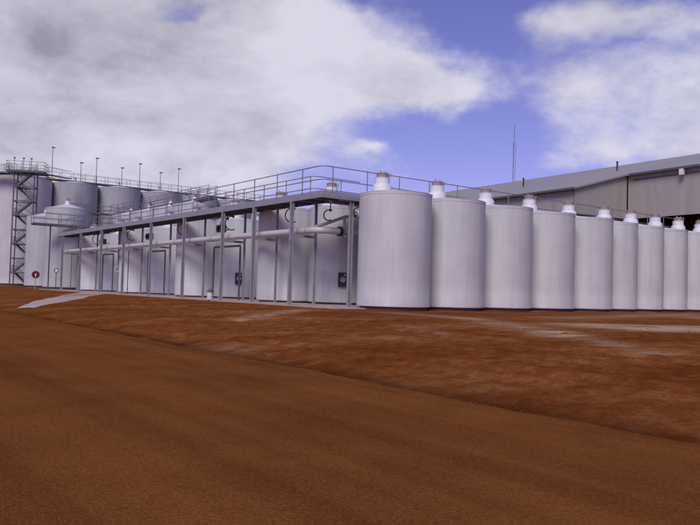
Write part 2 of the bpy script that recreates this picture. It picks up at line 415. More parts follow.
# portal frames in the shaded gaps
for b0, b1 in ((12.3, 16.2), (25.0, 28.6), (37.4, 40.4)):
    b = MB(); b.beam(P(1.95, b0, 3.7), P(1.95, b1, 3.7), .09, .14)
    b.beam(P(1.95, b0, .06), P(1.95, b0, 3.63), .09, .09); b.beam(P(1.95, b1, .06), P(1.95, b1, 3.63), .09, .09)
    b.build('portal_frame', M['steel_dark'], wk, smooth=False)
outer = [P(0, BL-.05), P(0, 0), P(AR, 0)]
op = [P(0, 1.9+2.62*k) for k in range(19)] + [P(.66+2.3*k, 0) for k in range(15)]
rails(wk, outer, Zd, posts=op, r=.026)
inner = [P(W1, BL-.05), P(W1, W2), P(AR, W2)]
ip = [P(W1, 3.6+2.62*k) for k in range(18)]
rails(wk, [P(W1, BL-.05), P(W1, 3.3), P(5.0, 3.3)], Zd, heights=(.73, 1.43), posts=ip + [P(3.6, 3.3)], r=.026, toe=False)
# deck part behind the corner carried to the inner rail
b = MB(); b.box(P(3.4, 2.5, Zd-.04), (3.3, 1.5, .05), DR, DL, UP); b.build('landing', M['deck'], wk, smooth=False)

# far cross walkway near the left end, carried on the tank roofs
def simple_walk(name, label, p, q, z, w=1.0, posts_every=2.4, legs=0, both=True, poleH=None, rr=.03):
    p = Vector((p[0], p[1], 0)); q = Vector((q[0], q[1], 0))
    t = thing(name, label, 'walkway', (p.x, p.y, 0))
    X = (q-p).normalized(); Y = Vector((-X.y, X.x, 0)); L_ = (q-p).length
    b = MB(); b.box((p+q)/2+UP*(z-.05), (L_, w, .1), X, Y, UP); b.build('deck', M['steel_dark'], t, smooth=False)
    for sgn in ((-1, 1) if both else (-1,)):
        b = MB()
        b.beam(p+Y*sgn*(w/2+.03)+UP*(z-.1), q+Y*sgn*(w/2+.03)+UP*(z-.1), .05, .22); b.build('edge_beam', M['steel_dark'], t, smooth=False)
        n = int(L_/posts_every)
        ps = [p+Y*sgn*w/2+X*(L_*i/n) for i in range(n+1)]
        rails(t, [p+Y*sgn*w/2, q+Y*sgn*w/2], z, heights=(.55, 1.15), posts=ps, r=rr, rad=.1, toe=False)
    for i in range(legs):
        c = p + X*(L_*(i+.5)/legs)
        b = MB(); b.beam(c+UP*.0, c+UP*(z-.15), .12, .12); b.build('post', M['steel_dark'], t, smooth=False)
    return t
simple_walk('elevated_walkway', 'steel walkway crossing at the left end above the row of low tanks', P(-2.2, 51.2), P(9, 51.2), 7.15, legs=3)
simple_walk('elevated_walkway', 'steel walkway half way up the tall tanks', T0-DR*2-DL*(-0)+Vector((2.6, -3.5, 0)), T0+DR*34+Vector((2.6, -3.5, 0)), 11.8, w=1.0, legs=6)
top = T0-DR*ST*2.4
simple_walk('elevated_walkway', 'dark walkway with handrails along the tops of the tall tanks', (top.x, top.y), tuple((T0+DR*36)[:2]), 17.0, w=1.4, posts_every=1.8)
simple_walk('elevated_walkway', 'walkway across the roofs of the mid height tanks', (-14, 72.5), (-31, 94.2), 9.9, w=.9, posts_every=2.0)
simple_walk('elevated_walkway', 'short walkway on the tall tank cut by the left edge', (-59, 104.2), (-48.6, 104.6), 16.6, w=1.2, posts_every=1.5)

# light poles on the top walkway
GPL = 'light poles on the top walkway'
lp = None
def top_at(px, side):      # distance along the row
    u = (px-350)/722; t = (u*115-T0.x)/(.8-.6*u); return T0 + DR*t + DL*side
LPS = [(47, -.6, 4.9), (91.5, -.6, 4.1), (135, -.6, 4.1), (174, -.6, 4.1), (79, 1, 3.3), (120.5, 1, 3.3), (159.5, 1, 3.3)]
LPL = ['leftmost and tallest light pole, right of the stair tower', 'tall light pole above the vented mid height tank', 'third tall light pole from the left on the top walkway', 'rightmost tall light pole on the top walkway',
       'shorter light pole just left of the second tall pole', 'shorter light pole just left of the third tall pole', 'rightmost shorter light pole on the top walkway']
for (px, sd, h), lb in zip(LPS, LPL):
    w = top_at(px, sd); w.z = 16.9
    t = thing('lamp_post', lb, 'light pole', w, GPL)
    b = MB(); b.tube([w, w+UP*h*.5, w+UP*h], [.07, .055, .045], 6); b.build('pole', M['rail'], t)
    b = MB(); b.box(w+UP*(h+.05)+DR*.08, (.5, .3, .14), DR, DL, UP); b.build('lamp_head', M['steel_dark'], t, smooth=False)

# ------------------------------------------------------------------ stair tower
tc = Vector((-45.6, 100.5, 0))
tw_ = thing('stair_tower', 'dark lattice stair tower against the tall tanks at the far left', 'stair tower', tc)
X = Vector((.97, .243, 0)); Y = Vector((-.243, .97, 0))
hw, hd, HT = 1.3, 1.2, 15.9
cor = [tc+X*sx*hw+Y*sy*hd for sx, sy in ((-1, -1), (1, -1), (1, 1), (-1, 1))]
for c in cor:
    b = MB(); b.beam(c, c+UP*HT, .14, .14); b.build('leg', M['steel_dark'], tw_, smooth=False)
nf = 8
for i in range(nf):
    z0 = HT*i/nf; z1 = HT*(i+1)/nf
    b = MB()
    for k in range(4):
        p, q = cor[k], cor[(k+1) % 4]
        b.beam(p+UP*z1, q+UP*z1, .09, .14)
    b.beam(cor[0]+UP*z0, cor[1]+UP*z1, .06, .06) if i % 2 else b.beam(cor[1]+UP*z0, cor[0]+UP*z1, .06, .06)
    b.beam(cor[2]+UP*z0, cor[3]+UP*z1, .06, .06)
    b.build('brace', M['steel_dark'], tw_, smooth=False)
    # flight
    b = MB(); s = 1 if i % 2 else -1
    p0 = tc - X*s*1.0 + UP*(z0+.1) - Y*.5*s; p1 = tc + X*s*1.0 + UP*(z1) - Y*.5*s
    for off in (-.4, .4):
        b.beam(p0+Y*off, p1+Y*off, .05, .22); b.beam(p0+Y*off+UP*1, p1+Y*off+UP*1, .04, .04)
    for off in (-.4, .4):
        for j in range(5):
            f = j/4; b.beam((p0*(1-f)+p1*f)+Y*off, (p0*(1-f)+p1*f)+Y*off+UP*1, .03, .03)
        b.beam(p0+Y*off+UP*.5, p1+Y*off+UP*.5, .03, .03)
    for j in range(11):
        f = (j+.5)/11; b.box(p0*(1-f)+p1*f, (.25, .76, .03), X, Y, UP)
    b.build('stair_flight', M['steel_dark'], tw_, smooth=False)
    b = MB(); b.box(tc+X*s*1.0+UP*(z1+.0), (.6, 2.3, .06), X, Y, UP); 
    e1 = X*s*1.32
    for h_ in (.5, 1.0): b.beam(tc+e1-Y*1.15+UP*(z1+h_), tc+e1+Y*1.15+UP*(z1+h_), .04, .04)
    for v_ in (-1.1, -.4, .4, 1.1): b.beam(tc+e1+Y*v_+UP*z1, tc+e1+Y*v_+UP*(z1+1), .04, .04)
    b.build('landing', M['steel_dark'], tw_, smooth=False)
b = MB(); b.box(tc+UP*(HT+.1)+X*.2, (5.0, 3.4, .28), X, Y, UP); b.build('top_platform', M['steel_dark'], tw_, smooth=False)
pc = [tc+X*(.2+sx*2.45)+Y*sy*1.65 for sx, sy in ((-1, 1), (-1, -1), (1, -1), (1, 1))]
ps = [pc[0], pc[1]] + [pc[1].lerp(pc[2], k/5) for k in range(1, 6)] + [pc[3], pc[2].lerp(pc[3], .5), pc[0].lerp(pc[1], .5)]
rails(tw_, pc, HT+.2, heights=(.4, .8, 1.25), posts=ps, r=.032, rad=.2, toe=False)
b = MB()
for k in (1.0, 2.2, 3.2): b.tube([pc[1].lerp(pc[2], k/5)+UP*(HT+.2), pc[1].lerp(pc[2], k/5)+UP*(HT+1.8)], .04, 6); b.box(pc[1].lerp(pc[2], k/5)+UP*(HT+1.85), (.25, .2, .16), X, Y, UP)
b.build('floodlight', M['steel_dark'], tw_)
# yellow cross piping beside the platform
yp = thing('gangway', 'short gangway with a yellow beam joining the stair tower to the tall tanks', 'gangway', tc+X*2+UP*15.6)
b = MB(); g0 = tc+X*2.75+UP*15.9; g1 = tc+X*4.6+Y*8+UP*16.6; b.beam(g0, g1, .8, .1); b.build('deck', M['steel_dark'], yp, smooth=False)
b = MB(); b.beam(g0-X*.2-UP*.4, g0+X*1.1-UP*.45, .1, .2); b.build('beam', M['yellow'], yp, smooth=False)
b = MB()
for off in (-.4, .4): b.tube([g0+X*off+UP*1.1, g1+X*off+UP*1.1], .03, 6)
b.build('handrail', M['rail'], yp)

# ------------------------------------------------------------------ pipes
pp = thing('pipeline', 'thick white lagged pipe running below the walkway between its posts', 'pipe', P(.8, 0, 4.15))
ZP = 4.16
b = MB(); b.tube([P(.8, 49.0, ZP)] + [P(.8, 49.0-k*5.0, ZP) for k in range(1, 10)] + [P(.8, 2.2, ZP)] + [P(.8+.75*(1-math.cos(t)), 2.1-.75*math.sin(t), ZP) for t in [R(15*i) for i in range(1, 7)]] + [P(2.1, 1.35, ZP)], .19, 20)
b.build('pipe_run', M['pipe'], pp)
for v in (2.4, 8.0, 14.1, 20.2, 26.2, 32.2, 38.2, 44.4):
    b = MB(); b.tube([P(.8, v, ZP), P(.8, v+.06, ZP)], .215, 20); b.build('joint_band', M['steel_dark'] if v == 8.0 else M['steel'], pp)
b = MB()
for d in (0, .12): b.tube([P(2.1+d, 1.35, ZP), P(2.15+d, 1.35, ZP)], .27, 20)
b.tube([P(2.12, 1.35, ZP), P(2.3, 1.35, ZP)], .18, 12); b.build('flange', M['black'], pp)
b = MB(); b.tube([P(2.27, 1.35, ZP), P(9, 1.35, ZP)], .12, 14); b.build('branch_pipe', M['pipe'], pp)
b = MB(); b.lathe([(.0, 0), (.14, .01), (.14, .1), (.0, .11)], P(2.55, 1.35, ZP-.3), n=14); b.tube([P(2.55, 1.35, ZP-.25), P(2.55, 1.35, ZP)], .04, 8); b.build('drain_valve', M['steel'], pp)
p2 = thing('pipeline', 'thin grey pipe rising above the elbow of the thick white pipe', 'pipe', P(1.0, 1.6, 4.4))
b = MB(); b.tube([P(.9, 1.9, 4.36), P(1.3, 1.6, 4.5), P(2.3, 1.1, 4.95), P(2.9, 1.0, 5.05), P(6, 1.0, 5.1)], .085, 12); b.build('pipe_run', M['steel'], p2)
b = MB(); b.tube([P(2.3, 1.1, 4.93), P(2.3, 1.1, 4.3)], .07, 10); b.build('drop_leg', M['steel'], p2)
# red fire risers
for bb, aa, lb in ((3.1, 1.75, 'thin red riser pipe beside the first back post'), (29.6, .6, 'thin red riser pipe half way along the walkway'), (49.0, 1.4, 'thin red riser pipe at the left end carrying a round sign')):
    c = P(aa, bb, .05); t = thing('riser_pipe', lb, 'pipe', c)
    b = MB(); b.tube([c, c+UP*(3.7 if bb < 40 else 4.4)], .034, 8); b.build('pipe_run', M['red'], t)
    b = MB()
    for z in (.4, 2.0, 3.3): b.tube([c+UP*z, c+UP*(z+.05)], .075, 8)
    b.build('coupling', M['red'], t)
# hose loops under the deck
HG = 'black hose loops hanging under the walkway'
HL = [(1.0, 4.4, 'black hose loop under the deck, just left of the first back post', .42), (2.3, 2.6, 'small black hose loop above the pipe flange', .3), (1.2, 12.2, 'black hose loop left of the second shaded bay', .45), (1.4, 13.4, 'black hose loop hanging in the second shaded bay', .4),
      (1.2, 20.0, 'black hose loop above the white drum', .42), (1.2, 30.6, 'black hose loop at the middle of the walkway', .45), (1.2, 37.2, 'right one of two black hose loops near the left end', .5), (1.2, 40.0, 'left one of two black hose loops near the left end', .5)]
for a, bb, lb, rr in HL:
    c = P(a, bb, 5.15); t = thing('hose_loop', lb, 'hose', c, HG)
    b = MB(); b.tube(arc(c, rr, R(70), R(300), DR*.7+DL*-.7, UP, 16), .034, 8); b.build('hose', M['black'], t)
    b = MB(); b.tube([c+UP*rr*.95+DR*.1, c+UP*(.72)+DR*.1], .035, 6); b.box(c+UP*rr*.95+DR*.1, (.12, .12, .12), DR, DL, UP); b.build('hanger', M['steel_dark'], t)
# valve boxes
VG = 'small valve boxes under the walkway deck'
for bb, lb in ((14.2, 'dark valve box in the second shaded bay'), (27.2, 'dark valve box in the third shaded bay'), (39.0, 'dark valve box in the farthest shaded bay')):
    c = P(1.45, bb, 4.9); t = thing('valve_box', lb, 'valve', c, VG)
    b = MB(); b.box(c, (.4, .7, .5), DR, DL, UP); b.build('casing', M['steel_dark'], t, smooth=False)
    b = MB(); b.tube([c-DR*.25, c-DR*.33], .16, 16); b.build('hand_wheel', M['black'], t)
    b = MB(); b.tube([c+UP*.25, c+UP*.85], .04, 6); b.build('pipe', M['steel'], t)
# round ventilator/hose reel by the corner post
c = P(2.42, -.02, 5.12) ; c -= Vector((0, .25, 0))
fr = thing('hose_reel', 'round black spoked reel hung at the corner post beside the largest tank', 'hose reel', c)
U = Vector((1, 0, 0)); b = MB(); b.tube(arc(c, .27, 0, 2*math.pi, U, UP, 28), .045, 8, cap=False); b.build('rim', M['black'], fr)
b = MB(); b.tube([c-Vector((0, .06, 0)), c+Vector((0, .1, 0))], .07, 12); b.build('hub', M['white_metal'], fr)
for k in range(3):
    a = R(20+120*k); b = MB(); d = U*math.cos(a)+UP*math.sin(a); b.beam(c+d*.04, c+d*.25, .03, .08, up=(0, 1, 0)); b.build('spoke', M['white_metal'], fr, smooth=False)
b = MB(); b.beam(c+Vector((0, .1, 0)), P(2.12, .12, 5.12), .05, .05); b.build('bracket', M['steel_dark'], fr, smooth=False)

# small white drum by the post
c = P(-.35, 11.9, .05)
dr_ = thing('drum', 'small white drum with dark lid at the foot of a walkway post', 'drum', c)
b = MB(); b.lathe([(.17, 0), (.19, .02), (.19, .25), (.2, .26), (.19, .28), (.19, .5)], c, n=24); b.build('shell', M['white_metal'], dr_)
b = MB(); b.lathe([(.205, .5), (.205, .58), (.15, .6), (.07, .72)], c, n=24); b.build('lid', M['steel_dark'], dr_)

# ------------------------------------------------------------------ signs
def disc_sign(loc, h, r, lb, style, yaw=None):
    t = thing('round_sign', lb, 'sign', loc)
    loc = Vector(loc); F = Vector((-loc.x, -loc.y, 0)).normalized(); S = Vector((-F.y, F.x, 0))
    c = loc+UP*h
    if style != 'ring2':
        b = MB(); b.tube([loc, loc+UP*(h+r*.4)], .035, 8); b.build('pole', M['steel'] if style == 'red' else M['red'], t)
    b = MB()
    if style == 'ring2':
        b.tube(arc(c+F*.05, r, 0, 2*math.pi, S, UP, 28), .03, 8, cap=False); b.build('ring', M['white_metal'], t); return t
    b.tube([c+F*.045, c+F*.065], r, 28); b.build('plate', M['sign_red'] if style != 'ring2' else M['sign_white'], t)
    b = MB()
    if style == 'red':   # pale figure mark low in the middle
        b.box(c+F*.072-UP*r*.35, (r*.22, .008, r*.55), S, F, UP); b.tube([c+F*.068+UP*r*.12, c+F*.076+UP*r*.12], r*.2, 12)
    else:
        b.tube([c+F*.068, c+F*.074], r*.68, 24)
    b.build('mark', M['sign_white'], t)
    return t
disc_sign((-30.2, 69.5, .0), 1.55, .36, 'dark red round sign with pale mark on a grey pole at the far left', 'red')
c = P(-.15, 48.9, .05); disc_sign(c, 2.05, .24, 'white round sign with red ring on a red pole at the walkway end', 'ring')
c = P(1.55, 35.0, .05); t = disc_sign(c, 2.2, .26, 'thin pale ring hung on a walkway post near the left end', 'ring2')

# ------------------------------------------------------------------ warehouse
Nn = Vector((.843, .538, 0)).normalized(); Tt = Vector((-Nn.y, Nn.x, 0))
def Wp(c, t, z): return Nn*c + Tt*t + UP*z
wh = thing('warehouse', 'large grey open sided steel shed behind the right hand row', 'warehouse', Wp(60, 40, 0))
CL, CRr, CG, CB = 48.9, 55.9, 71.4, 94.0
TS, TE, TR = 41.4, 83.4, -45
ZL, ZR, ZG, ZW = 10.24, 12.12, 16.3, 8.0
ZBk = ZG-(CB-CG)*.268
def quad(b, pts, uo=0):
    i = len(b.v); b.v += [Vector(p) for p in pts]
    u = (pts[1]-pts[0]); L1 = u.length; v = (pts[3]-pts[0]); L2 = v.length
    b.face((i, i+1, i+2, i+3), [(uo, 0), (uo+L1, 0), (uo+L1, L2), (uo, L2)])
def panel(name, m, p0, p1, z0, z1, th=.12, out=None):
    """thick wall panel from p0 to p1 (xy), uv in metres"""
    b = MB(); d = (p1-p0).normalized(); o = Vector((d.y, -d.x, 0)) if out is None else out
    A = [p0+UP*z0, p1+UP*z0, p1+UP*z1[1], p0+UP*z1[0]]
    quad(b, A); B = [x-o*th for x in A]; quad(b, [B[1], B[0], B[3], B[2]])
    for k in range(4): quad(b, [A[k], B[k], B[(k+1) % 4], A[(k+1) % 4]])
    return b.build(name, M[m], wh, smooth=False)
g = lambda c, t: Wp(c, t, 0)
panel('wall', 'wall', g(CL, TE), g(CL, TS), ZW, (ZL-.12, ZL-.12), out=-Nn)
panel('wall', 'wall', g(CL+.0, TS-.003), g(CRr-.003, TS-.003), ZW, (ZL-.12, ZR-.12), out=-Tt)
panel('wall', 'wall', g(CRr, TS-.13), g(CRr, TR), ZW, (ZR-.12, ZR-.12), out=-Nn)
panel('wall', 'shed_shade', g(CB, TR), g(CB, TE), 0, (ZBk-.12, ZBk-.12), out=Nn)
for tq, oo in ((TE, Tt), (TR, -Tt)):
    cc = CL if tq == TE else CRr; zz = ZL if tq == TE else ZR
    panel('end_wall', 'wall', g(cc+.13, tq), g(CG, tq), 0, (zz-.12, ZG-.12), out=oo); panel('end_wall', 'wall', g(CG+.003, tq), g(CB-.13, tq), 0, (ZG-.12, ZBk-.12), out=oo)
def roofslab(name, c0, c1, t0, t1, z0, z1, th=.14):
    b = MB(); A = [Wp(c0, t0, z0), Wp(c0, t1, z0), Wp(c1, t1, z1), Wp(c1, t0, z1)]
    quad(b, A); B = [x-UP*th for x in A]; quad(b, [B[0], B[3], B[2], B[1]])
    for k in range(4): quad(b, [A[k], B[k], B[(k+1) % 4], A[(k+1) % 4]])
    return b.build(name, M['roof'], wh, smooth=False)
e = .35
roofslab('roof', CL-e, CG, TS+.003-.3, TE+.4, ZL-e*.268, ZG)
roofslab('roof', CRr-e, CG, TS-.303, TR-.4, ZR-e*.268, ZG)
roofslab('roof', CG+.003, CB+e, TR-.4, TE+.4, ZG, ZBk-e*.268)
b = MB(); b.box(Wp(CL-e-.09, (TS+TE)/2, ZL-e*.268-.09), (.16, TE-TS+.6, .18), Nn, Tt, UP); b.build('gutter', M['steel_dark'], wh, smooth=False)
b = MB(); b.box(Wp(CRr-e-.09, (TS-.5+TR)/2, ZR-e*.268-.09), (.16, TS-.6-TR, .18), Nn, Tt, UP); b.build('gutter', M['steel_dark'], wh, smooth=False)
b = MB(); b.box(Wp(CRr-.06, (TS-.6+TR)/2, ZR-.62), (.1, TS-.8-TR, .08), Nn, Tt, UP); b.build('conduit', M['steel_dark'], wh, smooth=False)
for k in range(6):
    b = MB(); b.ibeam(Wp(CL+.3, TS+.3+8.3*k, 0), Wp(CL+.3, TS+.3+8.3*k, ZL-.3), .3, .35, up=Nn); b.build('column', M['steel'], wh, smooth=False)
for k in range(11):
    b = MB(); b.ibeam(Wp(CRr+.3, TS-.4-8.3*k, 0), Wp(CRr+.3, TS-.4-8.3*k, ZR-.3), .3, .35, up=Nn); b.build('column', M['steel'], wh, smooth=False)
# ridge vents / flues (two small dark pipes on the roof) and a lamp under the eave
def on_roof(px, c): 
    u = (px-350)/722; lam = c/(Nn.x*u+Nn.y); z = ZG-(CG-c)*.268
    return Vector((lam*u, lam, z))
for px, c in ((522, 58.0), (616, 62.5)):
    q = on_roof(px, c); b = MB(); b.tube([q-UP*.1, q+UP*.85], .08, 10); b.tube([q+UP*.85, q+UP*.93], .13, 10); b.build('flue', M['black'], wh)
u = (681-350)/722; lam = (CRr-.45)/(Nn.x*u+Nn.y); q = Vector((lam*u, lam, ZR-.55))
b = MB(); b.box(q, (.25, .35, .5), Nn, Tt, UP); b.build('lamp', M['sign_white'], wh, smooth=False)

# antenna mast far behind
mx_, my_ = .2245*150, 150
ma = thing('antenna_mast', 'very thin tall antenna mast rising behind the warehouse roof', 'mast', (mx_, my_, 0))
b = MB(); Hm = 36.5
legs = [Vector((mx_+.28*math.cos(R(90+120*k)), my_+.28*math.sin(R(90+120*k)), 0)) for k in range(3)]
for l in legs: b.tube([l, l+UP*(Hm-4)], .035, 5)
z = 0; k = 0
while z < Hm-5:
    b.tube([legs[k % 3]+UP*z, legs[(k+1) % 3]+UP*(z+.7)], .02, 4); z += .7; k += 1
b.build('lattice', M['steel_dark'], ma)
b = MB(); b.tube([(mx_, my_, Hm-4.5), (mx_, my_, Hm)], .05, 5); b.build('aerial', M['steel_dark'], ma)

# ------------------------------------------------------------------ terrain
def sm(x, a, b):
    t = max(0, min(1, (x-a)/(b-a))); return t*t*(3-2*t)
def edge_s(q):    # where the road stops
    return 8.0 + .25*noise.noise(Vector((q*.13, 1.7, 0))) + .13*noise.noise(Vector((q*.8, 5.1, 0))) + .05*noise.noise(Vector((q*3.1, 2.1, 0)))
PC = [(9.8, 42.0), (11.8, 46.0), (14.2, 51), (17, 57), (20.65, 64.5)]
def pathd(s, q):
    return min(seg_d(s, q, PC[i], PC[i+1]) for i in range(4))
def seg_d(s, q, A, B):
    ax, ay = A; bx, by = B; dx, dy = bx-ax, by-ay; t = ((s-ax)*dx+(q-ay)*dy)/(dx*dx+dy*dy); t = max(0, min(1, t))
    return math.hypot(s-ax-dx*t, q-ay-dy*t)
def zter(s, q):
    es = edge_s(q)
    base = -.64 - .09*math.exp(-((s-es-.55)/.45)**2) + .28*sm(s, es+.5, es+4) + .36*sm(s, es+3, 20.0)
    w = sm(s, es+.05, es+1.0)
    amp = w*(1-.75*sm(s, 16, 20))
    if q > 34: amp *= .12+.88*sm(pathd(s, q), 3.2, 5.5)
    n1 = noise.fractal(Vector((s*.30, q*.22, 3)), 1.0, 2.1, 4)
    n2 = noise.fractal(Vector((s*1.4, q*1.1, 9)), .9, 2.1, 4)
    n3 = noise.fractal(Vector((s*5.0, q*5.0, 2)), .9, 2.1, 2)
    z = base + amp*(.034*n1 + .022*n2 + .018*n3)
    # wheel ruts slanting over the bank
    for (c0, kx) in ((12.6, .06), (14.2, .06), (10.6, -.10)):
        d = s-(c0+kx*(q-10)+.5*noise.noise(Vector((q*.12, c0, 0)))); z -= .045*amp*math.exp(-(d/.2)**2) - .03*amp*math.exp(-((abs(d)-.4)/.15)**2)
    if s > 60 or q > 80 or q < -30: z = base
    return z
def axis(lo, hi, step, far):
    xs = []; x = lo
    while x <= hi+1e-6: xs.append(x); x += step
    return xs
ss = [-2000, -800, -300, -120, -50, -20, -8, 0, 4, 6.5, 7.2] + axis(7.5, 24, .11, 0) + axis(24.3, 34, .3, 0) + axis(35, 64, 1.0, 0) + [75, 95, 130, 200, 400, 900, 2000]
qs = [-2000, -800, -300, -120, -60, -36, -24] + axis(-18, -3, .5, 0) + axis(-2.8, 70, .16, 0) + axis(70.5, 80, .5, 0) + [90, 110, 150, 250, 500, 1000, 2000]
vs = []; dust = []; dark = []
def blob(s, q, s0, q0, rs, rq, an=0):
    ds, dq = s-s0, q-q0; c_, s_ = math.cos(an), math.sin(an)
    x = (ds*c_+dq*s_)/rs; y = (-ds*s_+dq*c_)/rq
    return math.exp(-(x*x+y*y))
def unproj(px, py, z=-.1):
    hz = 289.1+(px-350)*.028; D = (1.0-z)*722/(py-hz); x = (px-350)/722*D
    return .8*x+.6*D, -.6*x+.8*D
D1 = []   # pale dusty marks, given where they lie on the ground: centre, reach, strength
def mark(x0, y0, x1, y1, w, amt, z=-.1): D1.append((unproj(x0, y0, z), unproj(x1, y1, z), w, amt))
mark(395, 313, 470, 318, .9, .7, 0); mark(470, 320, 560, 333, .7, .8, -.05); mark(560, 335, 655, 350, .45, .5, -.15)
mark(590, 325, 640, 328, 1.5, .9, 0); mark(655, 328, 770, 330, 2.0, 1.9, 0); mark(700, 318, 800, 318, 2.5, .7, 0)
mark(400, 326, 450, 334, .35, .35, -.2); mark(245, 312, 300, 309, .8, .6, 0); mark(190, 328, 240, 333, .5, .35, -.2)
mark(560, 318, 700, 314, 1.2, .6, 0)
def seg_d(s, q, A, B):
    ax, ay = A; bx, by = B; dx, dy = bx-ax, by-ay; t = ((s-ax)*dx+(q-ay)*dy)/(dx*dx+dy*dy); t = max(0, min(1, t))
    return math.hypot(s-ax-dx*t, q-ay-dy*t)
for s in ss:
    for q in qs:
        p = SQ(s, q, zter(s, q)); vs.append(p)
        d = 0
        if 7 < s < 75 and -25 < q < 80:
            for A, B, w, amt in D1:
                dd = seg_d(s, q, A, B)
                if dd < 3*w: d += amt*math.exp(-(dd/w)**2)
        es = edge_s(q)
        dust.append(d); dark.append(math.exp(-((s-es-.45)/(.5+.3*noise.noise(Vector((q*.2, 3, 3)))))**2))  # darker gutter soil, with the road-edge shadow line put into the colour
me = bpy.data.meshes.new('ground'); nq = len(qs)
fs = [(i*nq+j, (i+1)*nq+j, (i+1)*nq+j+1, i*nq+j+1) for i in range(len(ss)-1) for j in range(nq-1)]
me.from_pydata([tuple(v) for v in vs], [], fs)
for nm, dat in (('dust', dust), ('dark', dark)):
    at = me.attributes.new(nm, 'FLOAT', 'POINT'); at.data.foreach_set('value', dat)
me.shade_smooth()
gr = bpy.data.objects.new('ground', me); COL.objects.link(gr); struct(gr)

def soil_mat():
    m = bpy.data.materials.new('red soil'); m.use_nodes = True
    N = m.node_tree.nodes; L = m.node_tree.links; bs = N['Principled BSDF']; bs.inputs['Roughness'].default_value = 1.0; bs.inputs['Specular IOR Level'].default_value = .0
    tc = N.new('ShaderNodeTexCoord'); mp = N.new('ShaderNodeMapping'); mp.inputs['Rotation'].default_value = (0, 0, R(36.87)*-1); L.new(tc.outputs['Object'], mp.inputs[0])
    mpl = N.new('ShaderNodeMapping'); mpl.inputs['Rotation'].default_value = (0, 0, R(12)); mpl.inputs['Scale'].default_value = (.5, 1.5, 1); L.new(tc.outputs['Object'], mpl.inputs[0])
    def nz(vec, sc, det=6, ro=.6, dist=0.0):
        n = N.new('ShaderNodeTexNoise'); n.inputs['Scale'].default_value = sc; n.inputs['Detail'].default_value = det; n.inputs['Roughness'].default_value = ro; n.inputs['Distortion'].default_value = dist
        L.new(vec, n.inputs['Vector']); return n.outputs['Fac']
    a = nz(mpl.outputs[0], .28, 6, .55, .3); c = nz(tc.outputs['Object'], 2.4, 10, .72, .3); f = nz(tc.outputs['Object'], 16, 6, .75)
    cr = N.new('ShaderNodeValToRGB'); el = cr.color_ramp.elements
    el[0].position = .40; el[0].color = (.125, .033, .009, 1); el[1].position = .63; el[1].color = (.32, .140, .054, 1)
    e2 = el.new(.5); e2.color = (.195, .062, .0155, 1)
    s1 = N.new('ShaderNodeMath'); s1.operation = 'MULTIPLY_ADD'; s1.inputs[1].default_value = .34; L.new(a, s1.inputs[0])
    s2 = N.new('ShaderNodeMath'); s2.operation = 'MULTIPLY'; s2.inputs[1].default_value = .44; L.new(c, s2.inputs[0]); L.new(s2.outputs[0], s1.inputs[2])
    s3 = N.new('ShaderNodeMath'); s3.operation = 'MULTIPLY_ADD'; s3.inputs[1].default_value = .24; L.new(f, s3.inputs[0]); L.new(s1.outputs[0], s3.inputs[2])
    L.new(s3.outputs[0], cr.inputs[0])
    at = N.new('ShaderNodeAttribute'); at.attribute_name = 'dust'
    k = nz(mpl.outputs[0], 1.1, 9, .68, .8)
    mr = N.new('ShaderNodeMapRange'); mr.inputs[1].default_value = .36; mr.inputs[2].default_value = .66; mr.inputs[4].default_value = 1.15; L.new(k, mr.inputs[0])
    mm = N.new('ShaderNodeMath'); mm.operation = 'MULTIPLY'; mm.use_clamp = True; L.new(at.outputs['Fac'], mm.inputs[0]); L.new(mr.outputs[0], mm.inputs[1])
    mx = N.new('ShaderNodeMix'); mx.data_type = 'RGBA'; mx.inputs[7].default_value = (.50, .35, .22, 1); L.new(mm.outputs[0], mx.inputs[0]); L.new(cr.outputs[0], mx.inputs[6])
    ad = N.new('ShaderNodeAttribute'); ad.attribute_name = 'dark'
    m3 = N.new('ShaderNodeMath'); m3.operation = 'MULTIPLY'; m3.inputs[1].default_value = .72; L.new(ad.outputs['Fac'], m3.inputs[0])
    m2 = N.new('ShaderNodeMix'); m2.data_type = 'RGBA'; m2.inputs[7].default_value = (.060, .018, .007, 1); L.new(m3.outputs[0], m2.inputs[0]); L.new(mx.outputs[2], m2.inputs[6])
    L.new(m2.outputs[2], bs.inputs['Base Color'])
    bp = N.new('ShaderNodeBump'); bp.inputs['Strength'].default_value = .9; bp.inputs['Distance'].default_value = .05
    s4 = N.new('ShaderNodeMath'); s4.operation = 'ADD'; L.new(c, s4.inputs[0]); 
    s5 = N.new('ShaderNodeMath'); s5.operation = 'MULTIPLY'; s5.inputs[1].default_value = .35; L.new(f, s5.inputs[0]); L.new(s5.outputs[0], s4.inputs[1])
    L.new(s4.outputs[0], bp.inputs['Height']); L.new(bp.outputs[0], bs.inputs['Normal'])
    return m
me.materials.append(soil_mat())

